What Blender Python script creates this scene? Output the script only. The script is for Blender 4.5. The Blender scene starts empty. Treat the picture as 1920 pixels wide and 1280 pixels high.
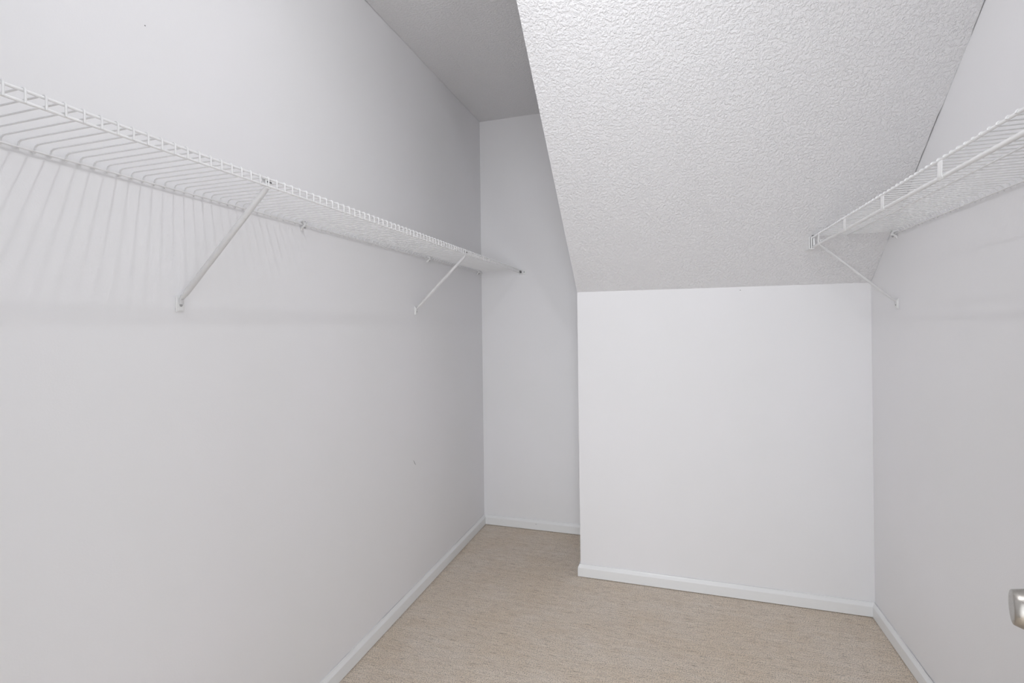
import bpy, bmesh, math, random
from mathutils import Vector, Matrix

random.seed(7)
S = bpy.context.scene
COL = S.collection

# ------------------------------------------------------------------ camera
CAM = Vector((1.1438, 0.0, 1.2554))
YAW, ROLL, FPX, PPY = -0.3059, -0.0125, 937.81, 611.93
fwd = Vector((math.sin(YAW), math.cos(YAW), 0.0))
rgt = Vector((math.cos(YAW), -math.sin(YAW), 0.0))
up = rgt.cross(fwd)
r2 = rgt * math.cos(ROLL) + up * math.sin(ROLL)
u2 = -rgt * math.sin(ROLL) + up * math.cos(ROLL)
cd = bpy.data.cameras.new('camera')
cd.sensor_width = 36.0
cd.lens = FPX * 36.0 / 1920.0
cd.shift_y = (PPY - 640.0) / 1920.0
cd.clip_start = 0.01
cam = bpy.data.objects.new('camera', cd)
COL.objects.link(cam)
M3 = Matrix((r2, u2, -fwd)).transposed()
cam.matrix_world = Matrix.Translation(CAM) @ M3.to_4x4()
S.camera = cam

# ------------------------------------------------------------------ world: soft daylight of the room behind the doorway
w = bpy.data.worlds.new('world')
S.world = w
w.use_nodes = True
bg = w.node_tree.nodes['Background']
bg.inputs[0].default_value = (0.96, 0.995, 1.035, 1)
bg.inputs[1].default_value = 2.15
# added fill light behind the viewer, unseen, brightening the closet through the doorway
ad = bpy.data.lights.new('doorway_fill', 'AREA')
ad.shape = 'RECTANGLE'
ad.size, ad.size_y = 3.4, 1.5
ad.energy = 118.0
ad.color = (0.96, 0.995, 1.035)
ao = bpy.data.objects.new('doorway_fill', ad)
COL.objects.link(ao)
ao.location = (0.9, -3.3, 1.15)
ao.rotation_euler = (math.radians(90), 0, 0)     # faces +Y, toward the doorway
LAMP_WATTS = 8.7            # the bare bulb in the ceiling holder

S.view_settings.view_transform = 'Standard'
S.view_settings.look = 'None'
S.view_settings.gamma = 1.0
S.view_settings.use_curve_mapping = False
S.view_settings.exposure = 0.02

# ------------------------------------------------------------------ room measures (metres)
H = 2.562          # flat ceiling
YB = 2.9877        # back wall
YK = 2.4935        # knee wall under the slope
XK = 0.7015        # left end of knee wall and slope
XR = 1.9626        # right wall
HK = 1.4232        # top of knee wall
SL = 0.8379        # rise of the slope per metre
Y0 = 0.07          # closet side of the front wall
BH, BT = 0.062, 0.0122   # baseboard


# ------------------------------------------------------------------ materials
def mat(name, col, rough=0.6, metal=0.0, spec=0.5):
    m = bpy.data.materials.new(name)
    m.use_nodes = True
    b = m.node_tree.nodes['Principled BSDF']
    b.inputs['Base Color'].default_value = (*col, 1)
    b.inputs['Roughness'].default_value = rough
    b.inputs['Metallic'].default_value = metal
    b.inputs['Specular IOR Level'].default_value = spec
    return m, m.node_tree, b


def node(nt, t, **kw):
    n = nt.nodes.new(t)
    for k, v in kw.items():
        if k in n.inputs:
            n.inputs[k].default_value = v
        else:
            setattr(n, k, v)
    return n


def coords(nt, scale=(1, 1, 1)):
    tc = node(nt, 'ShaderNodeTexCoord')
    mp = node(nt, 'ShaderNodeMapping')
    mp.inputs['Scale'].default_value = scale
    nt.links.new(tc.outputs['Object'], mp.inputs['Vector'])
    return mp.outputs['Vector']


def noise(nt, vec, scale, detail=2.0, rough=0.5):
    n = node(nt, 'ShaderNodeTexNoise', Scale=scale, Detail=detail, Roughness=rough)
    nt.links.new(vec, n.inputs['Vector'])
    return n.outputs['Fac']


def ramp(nt, fac, stops):
    r = node(nt, 'ShaderNodeValToRGB')
    els = r.color_ramp.elements
    while len(els) < len(stops):
        els.new(0.5)
    for e, (p, c) in zip(els, stops):
        e.position = p
        e.color = (*c, 1) if isinstance(c, tuple) else (c, c, c, 1)
    nt.links.new(fac, r.inputs['Fac'])
    return r.outputs['Color']


def bump(nt, b, height, dist, strength=1.0, prev=None):
    n = node(nt, 'ShaderNodeBump', Strength=strength, Distance=dist)
    nt.links.new(height, n.inputs['Height'])
    if prev is not None:
        nt.links.new(prev, n.inputs['Normal'])
    nt.links.new(n.outputs['Normal'], b.inputs['Normal'])
    return n.outputs['Normal']


def mathn(nt, op, a, b_):
    n = node(nt, 'ShaderNodeMath', operation=op)
    for i, x in enumerate((a, b_)):
        if isinstance(x, (int, float)):
            n.inputs[i].default_value = x
        else:
            nt.links.new(x, n.inputs[i])
    return n.outputs[0]


def mix(nt, fac, a, b_, blend='MIX'):
    n = node(nt, 'ShaderNodeMix', data_type='RGBA', blend_type=blend)
    if isinstance(fac, (int, float)):
        n.inputs[0].default_value = fac
    else:
        nt.links.new(fac, n.inputs[0])
    for i, x in ((6, a), (7, b_)):
        if isinstance(x, tuple):
            n.inputs[i].default_value = (*x, 1)
        else:
            nt.links.new(x, n.inputs[i])
    return n.outputs[2]


WALLC = (0.870, 0.862, 0.880)


def wall_material():
    m, nt, b = mat('painted_drywall', WALLC, 0.55, spec=0.35)
    v = coords(nt)
    blot = noise(nt, v, 1.6, 3.0, 0.55)
    c = ramp(nt, blot, [(0.3, (WALLC[0] * .975, WALLC[1] * .98, WALLC[2] * .97)), (0.7, WALLC)])
    nt.links.new(c, b.inputs['Base Color'])
    n1 = bump(nt, b, noise(nt, v, 260.0, 2.0), 0.0006, 0.25)
    bump(nt, b, noise(nt, v, 5.0, 2.0), 0.004, 0.35, n1)
    return m


def ceiling_material():
    m, nt, b = mat('textured_ceiling_paint', (0.865, 0.86, 0.875), 0.75, spec=0.2)
    v = coords(nt)
    a = noise(nt, v, 105.0, 3.5, 0.6)
    blobs = ramp(nt, a, [(0.38, 0.0), (0.50, 0.45), (0.60, 1.0)])
    c = noise(nt, v, 240.0, 2.0, 0.6)
    h = mathn(nt, 'ADD', blobs, mathn(nt, 'MULTIPLY', c, 0.5))
    bump(nt, b, h, 0.0020, 0.95)
    return m


def carpet_material():
    m, nt, b = mat('beige_loop_carpet', (0.5, 0.42, 0.34), 0.95, spec=0.1)
    vs = coords(nt, (22.0, 235.0, 20.0))
    v = coords(nt)
    streak = noise(nt, vs, 1.0, 4.0, 0.7)
    vm = coords(nt, (5.0, 42.0, 5.0))
    band = noise(nt, vm, 1.0, 3.0, 0.6)
    tuft = noise(nt, coords(nt, (0.8, 1.15, 1.0)), 300.0, 2.0, 0.75)
    patch = noise(nt, v, 3.2, 3.0, 0.6)
    base = ramp(nt, streak, [(0.34, (0.30, 0.235, 0.18)), (0.43, (0.87, 0.765, 0.65)), (0.62, (1.0, 0.90, 0.785))])
    base = mix(nt, 0.33, base, ramp(nt, band, [(0.35, (0.80, 0.67, 0.535)), (0.65, (1.0, 0.895, 0.785))]))
    base = mix(nt, 1.0, base, ramp(nt, tuft, [(0.36, 0.36), (0.47, 0.96), (0.60, 1.08)]), 'MULTIPLY')
    base = mix(nt, 0.8, base, ramp(nt, patch, [(0.35, (0.96, 0.92, 0.87)), (0.65, (1.0, 1.0, 1.01))]), 'MULTIPLY')
    nt.links.new(base, b.inputs['Base Color'])
    h = mathn(nt, 'ADD', mathn(nt, 'MULTIPLY', streak, 1.5), tuft)
    bump(nt, b, h, 0.006, 0.7)
    return m


def trim_material():
    m, nt, b = mat('semigloss_trim_paint', (0.86, 0.865, 0.87), 0.35)
    bump(nt, b, noise(nt, coords(nt, (6, 6, 60)), 3.0, 3.0), 0.0015, 0.3)
    return m


def wire_material(name, col, rough=0.35):
    m, nt, b = mat(name, col, rough)
    c = ramp(nt, noise(nt, coords(nt), 30.0, 2.0), [(0.3, tuple(x * .96 for x in col)), (0.7, col)])
    nt.links.new(c, b.inputs['Base Color'])
    return m


def metal_material():
    m, nt, b = mat('brushed_nickel', (0.46, 0.44, 0.41), 0.30, 1.0)
    n = noise(nt, coords(nt), 400.0, 2.0)
    r = ramp(nt, n, [(0.3, 0.27), (0.7, 0.32)])
    nt.links.new(r, b.inputs['Roughness'])
    return m


M_WALL = wall_material()
M_CEIL = ceiling_material()
M_CARPET = carpet_material()
M_TRIM = trim_material()
M_WIRE = wire_material('white_vinyl_coating', (0.86, 0.857, 0.862))
M_STRUT = wire_material('shade_toned_white_enamel', (0.76, 0.757, 0.765), 0.45)  # same white enamel, base colour greyed to paint in its underside shade
M_STRAP = wire_material('white_enamel', (0.88, 0.88, 0.88), 0.3)
M_PLASTIC = wire_material('white_plastic', (0.86, 0.86, 0.86), 0.4)
M_DARK = wire_material('dark_steel_and_unlit_hollow', (0.10, 0.10, 0.10), 0.45)
M_GREY = wire_material('zinc_screw', (0.38, 0.38, 0.38), 0.4)
M_SCUFF = wire_material('grey_scuff', (0.22, 0.21, 0.21), 0.8)
M_NICKEL = metal_material()


# ------------------------------------------------------------------ mesh helpers
class MB:
    def __init__(self):
        self.v, self.f = [], []

    def box(self, a, b):
        (x0, y0, z0), (x1, y1, z1) = a, b
        o = len(self.v)
        self.v += [(x0, y0, z0), (x1, y0, z0), (x1, y1, z0), (x0, y1, z0),
                   (x0, y0, z1), (x1, y0, z1), (x1, y1, z1), (x0, y1, z1)]
        self.f += [tuple(o + i for i in q) for q in
                   ((3, 2, 1, 0), (4, 5, 6, 7), (0, 1, 5, 4), (1, 2, 6, 5), (2, 3, 7, 6), (3, 0, 4, 7))]
        return self

    def obox(self, c, ax, ay, az, hx, hy, hz):
        """box about centre c with axes ax, ay, az and half sizes"""
        o = len(self.v)
        for z in (-1, 1):
            for x, y in ((-1, -1), (1, -1), (1, 1), (-1, 1)):
                self.v.append(tuple(Vector(c) + ax * hx * x + ay * hy * y + az * hz * z))
        self.f += [tuple(o + i for i in q) for q in
                   ((3, 2, 1, 0), (4, 5, 6, 7), (0, 1, 5, 4), (1, 2, 6, 5), (2, 3, 7, 6), (3, 0, 4, 7))]
        return self

    def prism(self, pts, lo, hi, axis):
        """polygon pts (2D) extruded along axis 0 (pts are y,z) or 1 (pts are x,z) or 2 (pts are x,y)"""
        o, n = len(self.v), len(pts)
        for t in (lo, hi):
            for p, q in pts:
                self.v.append({0: (t, p, q), 1: (p, t, q), 2: (p, q, t)}[axis])
        self.f += [tuple(range(o + n - 1, o - 1, -1)), tuple(range(o + n, o + 2 * n))]
        for i in range(n):
            j = (i + 1) % n
            self.f.append((o + i, o + j, o + n + j, o + n + i))
        return self

    def tube(self, pts, r, n=6, cap=True):
        pts = [Vector(p) for p in pts]
        rr = r if isinstance(r, (list, tuple)) else [r] * len(pts)
        o = len(self.v)
        t0 = (pts[1] - pts[0]).normalized()
        ref = Vector((0, 0, 1)) if abs(t0.z) < .9 else Vector((1, 0, 0))
        nx = t0.cross(ref).normalized()
        for i, p in enumerate(pts):
            a = pts[max(i - 1, 0)]
            c = pts[min(i + 1, len(pts) - 1)]
            t = (c - a).normalized()
            nx = (nx - t * nx.dot(t)).normalized()
            ny = t.cross(nx)
            for k in range(n):
                an = 2 * math.pi * (k + .5) / n
                self.v.append(tuple(p + (nx * math.cos(an) + ny * math.sin(an)) * rr[i]))
        for i in range(len(pts) - 1):
            for k in range(n):
                l = (k + 1) % n
                self.f.append((o + i * n + k, o + i * n + l, o + (i + 1) * n + l, o + (i + 1) * n + k))
        if cap:
            self.f.append(tuple(o + k for k in range(n - 1, -1, -1)))
            e = o + (len(pts) - 1) * n
            self.f.append(tuple(e + k for k in range(n)))
        return self

    def lathe(self, c, axis, prof, n=32):
        """prof: (distance along axis, radius)"""
        axis = Vector(axis).normalized()
        ref = Vector((0, 0, 1)) if abs(axis.z) < .9 else Vector((1, 0, 0))
        a = axis.cross(ref).normalized()
        b = axis.cross(a)
        o = len(self.v)
        for d, r in prof:
            for k in range(n):
                t = 2 * math.pi * k / n
                self.v.append(tuple(Vector(c) + axis * d + (a * math.cos(t) + b * math.sin(t)) * max(r, 1e-5)))
        for i in range(len(prof) - 1):
            for k in range(n):
                l = (k + 1) % n
                self.f.append((o + i * n + k, o + i * n + l, o + (i + 1) * n + l, o + (i + 1) * n + k))
        self.f.append(tuple(o + k for k in range(n - 1, -1, -1)))
        e = o + (len(prof) - 1) * n
        self.f.append(tuple(e + k for k in range(n)))
        return self

    def mesh(self, name, m, smooth=False):
        me = bpy.data.meshes.new(name)
        me.from_pydata(self.v, [], self.f)
        bm = bmesh.new()
        bm.from_mesh(me)
        bmesh.ops.recalc_face_normals(bm, faces=bm.faces)
        bm.to_mesh(me)
        bm.free()
        me.materials.append(m)
        if smooth:
            for p in me.polygons:
                p.use_smooth = True
            try:
                me.set_sharp_from_angle(angle=math.radians(40))
            except Exception:
                pass
        return me

    def build(self, name, m, parent=None, smooth=False, loc=(0, 0, 0)):
        return put(name, self.mesh(name, m, smooth), parent, loc)


def put(name, me, parent=None, loc=(0, 0, 0)):
    o = bpy.data.objects.new(name, me)
    COL.objects.link(o)
    o.location = loc
    if parent is not None:
        o.parent = parent
    return o


def tag(o, label, cat, group=None, kind=None):
    o['label'] = label
    o['category'] = cat
    if group:
        o['group'] = group
    if kind:
        o['kind'] = kind
    return o


def thing(name, loc, label, cat, group=None):
    return tag(put(name, None, None, loc), label, cat, group)


def struct(o, label, cat):
    return tag(o, label, cat, None, 'structure')


def bevel(o, w, seg=2):
    b = o.modifiers.new('bevel', 'BEVEL')
    b.width = w
    b.segments = seg
    b.limit_method = 'ANGLE'
    return o


def wobble(t, seed=0.0):
    """smooth irregular number in about -1..1"""
    return (math.sin(t * 7.3 + seed) + math.sin(t * 17.1 + 2.1 * seed) + .7 * math.sin(t * 41.7 + 3.7 * seed)
            + .5 * math.sin(t * 97.0 + seed)) / 2.6


# ------------------------------------------------------------------ the room shell
TH = 0.10
struct(MB().box((-TH, -2.2, -.08), (XR + TH, YB + TH, 0)).build('floor', M_CARPET),
       'beige ribbed loop carpet covering the closet floor', 'floor')
wall_left = struct(MB().box((-TH, Y0 - .12, 0), (0, YB + TH, H + TH)).build('wall_left', M_WALL),
                   'long white painted wall carrying the lipped wire shelf', 'wall')
struct(MB().box((0, YB, 0), (XR, YB + TH, H + TH)).build('wall_back', M_WALL),
       'narrow white wall at the far end of the alcove', 'wall')
struct(MB().box((XR, Y0 - .12, 0), (XR + TH, YB + TH, H + TH)).build('wall_right', M_WALL),
       'white painted wall carrying the wire shelf with hanging rod', 'wall')
wall_knee = struct(MB().box((XK, YK, 0), (XR, YK + TH, HK)).build('wall_knee', M_WALL),
                   'low white wall below the sloped ceiling', 'wall')

# flat ceiling, its left edge a hair short of the wall in places
mb = MB()
n = 160
lo, hi = [], []
for i in range(n + 1):
    y = Y0 - .12 + (YB + TH - Y0 + .12) * i / n
    lo.append((max(-.02, .0012 + .0012 * wobble(y, 1.3)), y))
pts = lo + [(XR, YB + TH), (XR, Y0 - .12)]
mb.prism(pts, H, H + TH, 2)
struct(mb.build('ceiling', M_CEIL), 'flat stippled white ceiling above the alcove', 'ceiling')

# sloped ceiling slab with a cracked joint along the right wall
YT = YK - (H - HK) / SL
c_, s_ = 1 / math.hypot(1, SL), SL / math.hypot(1, SL)
mb = MB()
L = math.hypot(YK - YT, H - HK)
n = 150
front, back = [], []
for i in range(n + 1):
    t = L * i / n
    g = .0018 + .0026 * wobble(t, 4.0)
    if t < .04:
        g = .001
    front.append((XR - max(g, -.004), t))
o = 0
poly = [(XK, 0.0)] + front + [(XK, L)]
for off in (0.0, TH):
    for x, t in poly:
        mb.v.append((x, YK - t * c_ + off * s_, HK + t * s_ + off * c_))
m_ = len(poly)
mb.f += [tuple(range(m_)), tuple(range(2 * m_ - 1, m_ - 1, -1))]
for i in range(m_):
    j = (i + 1) % m_
    mb.f.append((i, j, m_ + j, m_ + i))
struct(mb.build('ceiling_slope', M_CEIL), 'stippled white sloped ceiling rising toward the viewer', 'ceiling')

# side of the boxed-out mass, facing the alcove
k = TH / c_
struct(MB().prism([(YK + TH, 0), (YB, 0), (YB, H), (YK - (H - HK - k) / SL, H), (YK + TH, HK - SL * TH + k)],
                  XK, XK + .08, 0).build('wall_return', M_WALL),
       'hidden white side wall turning into the alcove', 'wall')

# front wall with the doorway the camera stands in
DX0, DX1, DH = 0.60, 1.40, 2.05
struct(MB().box((0, Y0 - .12, 0), (DX0, Y0, H)).box((DX1, Y0 - .12, 0), (XR, Y0, H))
       .box((DX0, Y0 - .12, DH), (DX1, Y0, H)).build('wall_front', M_WALL),
       'white wall with the doorway behind the viewer', 'wall')
struct(MB().box((DX0 - .06, Y0, 0), (DX0, Y0 + .012, DH + .06)).box((DX1, Y0, 0), (DX1 + .06, Y0 + .012, DH + .06))
       .box((DX0, Y0, DH), (DX1, Y0 + .012, DH + .06)).build('trim_1', M_TRIM),
       'white casing around the doorway behind the viewer', 'trim')


# ------------------------------------------------------------------ baseboards
def baseboard(name, p0, p1, inward, label, seed, gap=0.0012, m0=0.0, m1=0.0):
    """runs from p0 to p1 along the wall; inward is the unit vector into the room; m0/m1 mitre at the ends (in BT)"""
    p0, p1, inward = Vector((*p0, 0)), Vector((*p1, 0)), Vector((*inward, 0))
    d = (p1 - p0)
    ln = d.length
    d.normalize()
    mb = MB()
    n = max(8, int(ln / .02))
    prof = [(None, .003), (1.0, .003), (1.0, .0455), (.93, .0475), (.50, .0570), (.42, .0605), (.38, BH), (None, BH)]
    k = len(prof)
    for i in range(n + 1):
        t = i / n
        s = ln * t
        g = max(0.0, gap * (.5 + .9 * wobble(s, seed)))
        for f, z in prof:
            off = g if f is None else max(g + .001, f * BT)
            e = m0 * off * (1 - t) - m1 * off * t
            q = p0 + d * (s + e) + inward * off
            mb.v.append((q.x, q.y, z))
    for i in range(n):
        for j in range(k):
            l = (j + 1) % k
            mb.f.append((i * k + j, i * k + l, (i + 1) * k + l, (i + 1) * k + j))
    mb.f += [tuple(range(k)), tuple(range(n * k + k - 1, n * k - 1, -1))]
    return struct(mb.build(name, M_TRIM, None), label, 'baseboard')


baseboard('baseboard_left', (0, Y0), (0, YB), (1, 0), 'white baseboard along the long left wall', 1.0, .0019, 0, 1)
bb_back = baseboard('baseboard_back', (0, YB), (XK, YB), (0, -1), 'white baseboard across the alcove end wall', 2.0, .0004, 1, 1)
baseboard('baseboard_knee', (XK, YK), (XR, YK), (0, -1), 'white baseboard under the low knee wall', 3.0, .0014, -1, 1)
baseboard('baseboard_return', (XK, YK), (XK, YB), (-1, 0), 'white baseboard turning round the knee wall into the alcove', 4.0, .0004, -1, 1)
baseboard('baseboard_right', (XR, Y0), (XR, YK), (-1, 0), 'white baseboard along the right wall', 5.6, .0024, 0, 1)

# small marks on walls and trim
MB().tube([(-.0002, 2.074, .6405), (-.0002, 2.082, .632), (-.0002, 2.086, .624), (-.0002, 2.098, .6125)],
          [.0005, .0012, .0014, .0005], 6).build('scuff_mark', M_SCUFF, wall_left, True)
MB().lathe((-.0008, .846, 1.958), (1, 0, 0), [(0, .0015), (.0009, .0015), (.0012, .0008)], 10).build('nail_hole', M_SCUFF, wall_left)
MB().lathe((.3433, YB - BT + .001, .0375), (0, -1, 0), [(0, .0018), (.0012, .0018), (.0015, .001)], 10).build('nail_head', M_DARK, bb_back)
MB().lathe((1.4518, YK + .0008, 1.408), (0, -1, 0), [(0, .0018), (.0009, .0018), (.0012, .001)], 10).build('nail_hole', M_SCUFF, wall_knee)

# ------------------------------------------------------------------ left wire shelf
DS, HS, LIP = 0.260, 1.6085, 0.0205
SY0, SY1 = 0.12, YB - .006
PITCH = 0.02546
WR, RR = 0.00165, 0.0026
sh = thing('wire_shelf', (0, SY0, HS), 'white wire shelf with down-turned lip along the left wall', 'shelf')


def rail(mb, x, z, y0, y1, r):
    nseg = 24
    return mb.tube([(x, y0 + (y1 - y0) * i / nseg, z) for i in range(nseg + 1)], r, 10)


LEN = SY1 - SY0
rail(MB(), DS - .0015, -.0038, 0, LEN, RR).build('front_rail', M_WIRE, sh, True)
rail(MB(), DS - .0015, -LIP, 0, LEN, RR).build('lip_rail', M_WIRE, sh, True)
rail(MB(), .0085, -.0125, 0, LEN, .0021).build('back_rail', M_WIRE, sh, True)
path = [(.0045, 0, -.0165), (.0048, 0, -.009), (.0075, 0, -.003), (.014, 0, -.0002), (.03, 0, 0),
        (DS - .006, 0, 0), (DS - .0005, 0, -.0004), (DS + .0022, 0, -.0028), (DS + .0025, 0, -.008), (DS + .0025, 0, -LIP - .002)]
wire_me = MB().tube(path, WR, 6).mesh('wire', M_WIRE, True)
y = 0.4773
while y - PITCH > SY0 + .008:
    y -= PITCH
while y < SY1 - .003:
    put('wire', wire_me, sh, (0, y - SY0, 0))
    y += PITCH


def wall_clip(parent, at, side):
    """small plastic clip that holds the back rail to the wall; side = +1 left wall, -1 right wall"""
    x, y, z = at
    mb = MB()
    mb.tube([(x + side * .001, y, z - .018), (x + side * .004, y, z - .010), (x + side * .012, y, z - .006),
             (x + side * .018, y, z + .001), (x + side * .014, y, z + .008), (x + side * .004, y, z + .010), (x + side * .001, y, z + .012)],
            [.003, .0045, .005, .005, .0048, .0042, .003], 8)
    c = mb.build('wall_clip', M_PLASTIC, parent, True)
    MB().lathe((x + side * .0145, y, z - .0085), (side * .8, 0, -.6), [(0, .0034), (.0035, .0034), (.0045, .0015)], 10).build('screw', M_GREY, c)
    MB().lathe((x + side * .015, y, z + .0085), (side * .7, 0, .5), [(0, .002), (.0035, .0018), (.004, .001)], 8).build('pin', M_GREY, c)


for yc in (1.349, 2.234, 2.9):
    wall_clip(sh, (0, yc - SY0, -.014), 1)


# ------------------------------------------------------------------ diagonal braces
def brace(wx, side, foot, top, label, slot=True, wd=.0078):
    """foot = (y, z of the plate centre); top = (x, y, z) end under the front rail"""
    fy, fz = foot
    t = thing('shelf_brace', (wx, fy, fz), label, 'shelf brace', 'diagonal shelf braces')
    X, Y, Z = Vector((side, 0, 0)), Vector((0, 1, 0)), Vector((0, 0, 1))
    # base plate with a raised pad
    p = bevel(MB().obox(X * .0018, X, Y, Z, .0018, .0112, .0200).build('foot_plate', M_PLASTIC, t), .0008)
    bevel(MB().obox(X * .0045 - Z * .0015, X, Y, Z, .0014, .0070, .0160).build('raised_pad', M_PLASTIC, p), .0006)
    MB().lathe(X * .0057 - Z * .004, X, [(0, .0036), (.0012, .0036), (.002, .002)], 12).build('screw', M_GREY, t)
    # strut: flattened tube, bent flat against the plate at the foot
    a = X * .0072 + Z * .010
    b = Vector((top[0] - wx, top[1] - fy, top[2] - fz))
    d = (b - a).normalized()
    nrm = d.cross(Y).normalized()
    wid = nrm.cross(d).normalized()
    mb = MB()
    N = 12
    secs = []
    stations = [(a - Z * .012, Z, .0058, .0014), (a, (Z + d).normalized(), .0060, .0024), (a + d * .018, d, wd, wd * .72),
                (a + d * .05, d, wd, wd * .85), (b - d * .05, d, wd, wd * .85), (b - d * .016, d, wd, wd * .8), (b, d, wd * .92, wd * .45)]
    for c, dd, w1, w2 in stations:
        nn = dd.cross(Y).normalized()
        for k in range(N):
            an = 2 * math.pi * k / N
            mb.v.append(tuple(c + Y * math.cos(an) * w1 + nn * math.sin(an) * w2))
    for i in range(len(stations) - 1):
        for k in range(N):
            l = (k + 1) % N
            mb.f.append((i * N + k, i * N + l, (i + 1) * N + l, (i + 1) * N + k))
    mb.f += [tuple(range(N)), tuple(range((len(stations)) * N - 1, (len(stations) - 1) * N - 1, -1))]
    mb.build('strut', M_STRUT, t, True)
    # hook that grips the two front rails
    hk = MB()
    w_ = .0055
    e = b + X * .0005
    hk.obox(e + X * .001 + Z * .008, X, Y, Z, .0011, w_, .0105)
    hk.obox(e - X * .0035 + Z * .0195, X, Y, Z, .0056, w_, .0011)
    hk.obox(e - X * .009 + Z * .0165, X, Y, Z, .0011, w_, .0035)
    h = hk.build('hook', M_STRAP, t)
    if slot:
        sl = MB().obox(e + X * .0028 + Z * .0125 + Y * .004, X, Y, Z, .0008, .0065, .0016)
        sl.obox(e - X * .001 + Z * .0212 - Y * .002, X, Y, Z, .002, .002, .0008)
        sl.obox(e - X * .001 + Z * .0212 + Y * .011, X, Y, Z, .002, .002, .0008)
        sl.build('spring_clip', M_DARK, h)
    return t


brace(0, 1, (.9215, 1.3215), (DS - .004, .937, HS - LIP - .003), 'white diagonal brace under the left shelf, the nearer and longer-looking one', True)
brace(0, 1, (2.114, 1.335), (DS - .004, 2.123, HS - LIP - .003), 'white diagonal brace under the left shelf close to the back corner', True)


# ------------------------------------------------------------------ end bracket of the left shelf on the back wall
eb = thing('end_bracket', (DS + .008, YB, HS - .012), 'white plastic end bracket fixing the left shelf lip to the back wall', 'bracket', 'shelf end brackets')
bevel(MB().box((-.016, -.004, -.020), (.026, 0, .012)).build('back_plate', M_PLASTIC, eb), .0015)
mb = MB()
mb.box((-.014, -.020, -.016), (-.010, -.004, .010)).box((.004, -.020, -.016), (.008, -.004, .010)).box((-.010, -.020, -.016), (.004, -.004, -.012))
bevel(mb.build('cradle', M_PLASTIC, eb), .0008, 1)
MB().box((-.0095, -.0195, -.0115), (-.0065, -.004, .004)).box((-.0035, -.0195, -.0115), (-.0005, -.004, .004)).build('slot', M_DARK, eb)  # solid dark blocks standing in for the unlit hollow of the cradle
MB().lathe((.017, -.004, -.004), (0, -1, 0), [(0, .0035), (.0012, .0035), (.002, .002)], 12).build('screw', M_GREY, eb)

# ------------------------------------------------------------------ right wire shelf with hanging rod
RX, RH = 1.6909, 1.6000
RY0, RY1 = 0.12, 2.272
rs = thing('wire_shelf', (XR, RY0, RH), 'white wire shelf with hanging rod along the right wall', 'shelf')
RL = RY1 - RY0
RD = XR - RX
rail(MB(), -RD + .002, -.0042, 0, RL + .006, .0032).build('front_rail', M_WIRE, rs, True)
rail(MB(), -(XR - 1.8106), -.0036, 0, RL - .004, .0023).build('middle_rail', M_WIRE, rs, True)
rail(MB(), -.0085, -.0125, 0, RL - .006, .0021).build('back_rail', M_WIRE, rs, True)
ROD_X, ROD_Z = -(XR - 1.6958), -.0405
rail(MB(), ROD_X, ROD_Z, 0, RL + .052, .0050).build('hanging_rod', M_WIRE, rs, True)
path = [(-.0045, 0, -.0165), (-.0048, 0, -.009), (-.0075, 0, -.003), (-.014, 0, -.0002), (-.03, 0, 0),
        (-RD + .006, 0, 0), (-RD + .0005, 0, -.0003), (-RD - .0018, 0, -.0022), (-RD - .0022, 0, -.0055)]
wire_r = MB().tube(path, WR, 6).mesh('wire', M_WIRE, True)
y = 1.0068 * 1.05
while y - PITCH > RY0 + .008:
    y -= PITCH
while y < RY1 - .003:
    put('wire', wire_r, rs, (0, y - RY0, 0))
    y += PITCH
strap_me = MB().tube([(-RD + .0035, 0, -.003), (-RD + .0008, 0, -.0075), (-RD + .0005, 0, -.016), (ROD_X - .0052, 0, ROD_Z + .006), (ROD_X - .0050, 0, ROD_Z - .001),
                      (ROD_X - .0015, 0, ROD_Z - .0052)], .0013, 6).mesh('rod_strap', M_STRAP, True)
for v_ in strap_me.vertices:                       # flat steel strap, 2 cm wide
    v_.co.y *= 8.5
for yc in (.370, .6725, .975, 1.2805, 1.581, 1.8875, 2.188):
    put('rod_strap', strap_me, rs, (0, yc - RY0, 0))
for yc in (.55, 1.30, 2.227):
    wall_clip(rs, (0, yc - RY0, -.014), -1)

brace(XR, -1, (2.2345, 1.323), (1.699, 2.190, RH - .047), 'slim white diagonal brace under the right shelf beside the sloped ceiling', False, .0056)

# end bracket on the slope
ez = RH - .004
ey = YK - (ez - HK) / SL
er = thing('end_bracket', (RX, ey, ez), 'white end bracket seating the right shelf rail and rod on the sloped ceiling', 'bracket', 'shelf end brackets')


def yslope(dz):            # y of the slope relative to the bracket, dz above it
    return -dz / SL


mb = MB()
fy_ = yslope(.004) - .010
for x0, x1 in ((-.0115, -.0080), (-.0050, -.0005), (.0025, .0095)):
    mb.prism([(yslope(.004), .004), (fy_, .004), (fy_, -.042), (yslope(-.042), -.042)], x0, x1, 0)
mb.build('side_plate', M_PLASTIC, er)
MB().prism([(yslope(.006), .006), (yslope(.006) - .003, .005), (yslope(-.046) - .003, -.046), (yslope(-.046), -.046)], -.0125, .0125, 0).build('back_plate', M_PLASTIC, er)
MB().prism([(yslope(-.042), -.042), (fy_, -.042), (fy_, -.0445), (yslope(-.0445), -.0445)], -.0115, .0095, 0).build('seat', M_PLASTIC, er)
MB().box((-.003, -.030, .0045), (.006, -.020, .0075)).build('slot', M_DARK, er)

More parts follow.
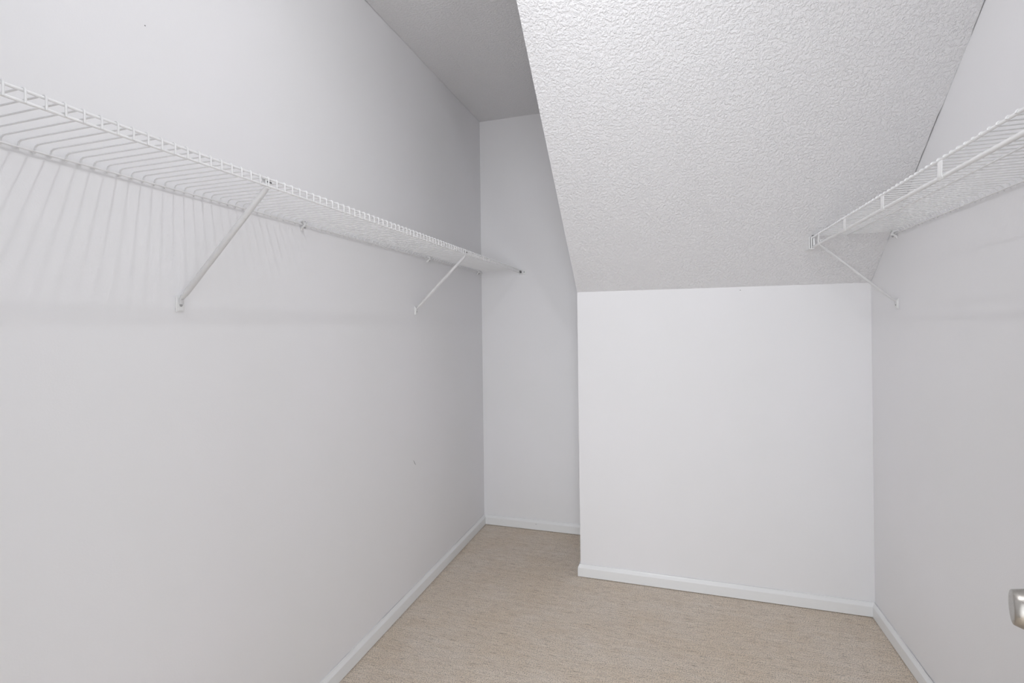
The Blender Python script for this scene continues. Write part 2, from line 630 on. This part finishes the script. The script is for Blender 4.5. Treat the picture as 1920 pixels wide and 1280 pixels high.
# ------------------------------------------------------------------ open door with its knob at the right edge of the view
fd = fwd
KN = Vector(CAM) + fwd * .600 + r2 * (.600 * (1897 - 960) / FPX) - u2 * (.600 * (1137 - PPY) / FPX)
ax = Vector((-.95, .312, 0)).normalized()              # the knob points this way
along = Vector((ax.y, -ax.x, 0)).normalized()          # from hinge to free edge
if along.y < 0:
    along = -along
root = KN - ax * .066                                   # on the door face
hinge = root - along * .70
door = MB().obox(hinge + along * .38 - ax * .0175 + Vector((0, 0, 1.02 - hinge.z)), along, ax, Vector((0, 0, 1)), .38, .0175, 1.01)
door = struct(bevel(door.build('door_1', M_TRIM), .002), 'white closet door swung open at the right, only its knob in view', 'door')
prof = [(0.0, 0.0), (.0003, .012), (.0, .0188), (-.0007, .0196), (-.006, .0213), (-.014, .0236), (-.022, .0250), (-.030, .0244),
        (-.037, .0215), (-.042, .0170), (-.046, .0132), (-.054, .0118), (-.062, .0125), (-.0665, .0125)]
kb = MB().lathe(KN, ax, prof, 48).build('door_knob', M_NICKEL, door, True)
kb['label'] = 'brushed nickel door knob'
MB().lathe(root, ax, [(-.001, .033), (.003, .033), (.006, .030), (.008, .020)], 40).build('rosette', M_NICKEL, kb, True)

# ------------------------------------------------------------------ ceiling lamp (above the frame; it casts the shelf shadows)
LX, LY, LZ = 0.935, 0.918, 2.395
cl = thing('ceiling_light', (LX, LY, H), 'white porcelain ceiling lamp holder with one round bulb', 'lamp')
MB().lathe((0, 0, 0), (0, 0, -1), [(-.0, .058), (.010, .058), (.022, .050), (.040, .030), (.062, .024), (.090, .022), (.096, .020)], 32).build('lamp_holder', M_STRAP, cl, True)
MB().lathe((0, 0, -.096), (0, 0, -1), [(0, .013), (.012, .0135), (.030, .0132), (.034, .010)], 20).build('bulb_cap', M_GREY, cl, True)
ld = bpy.data.lights.new('bulb', 'POINT')         # the frosted globe of the bulb, 4.5 cm across
ld.energy = LAMP_WATTS
ld.color = (0.98, 0.993, 1.015)
ld.shadow_soft_size = .022
lo_ = bpy.data.objects.new('bulb', ld)
COL.objects.link(lo_)
lo_.parent = cl
lo_.location = (0, 0, LZ - H)
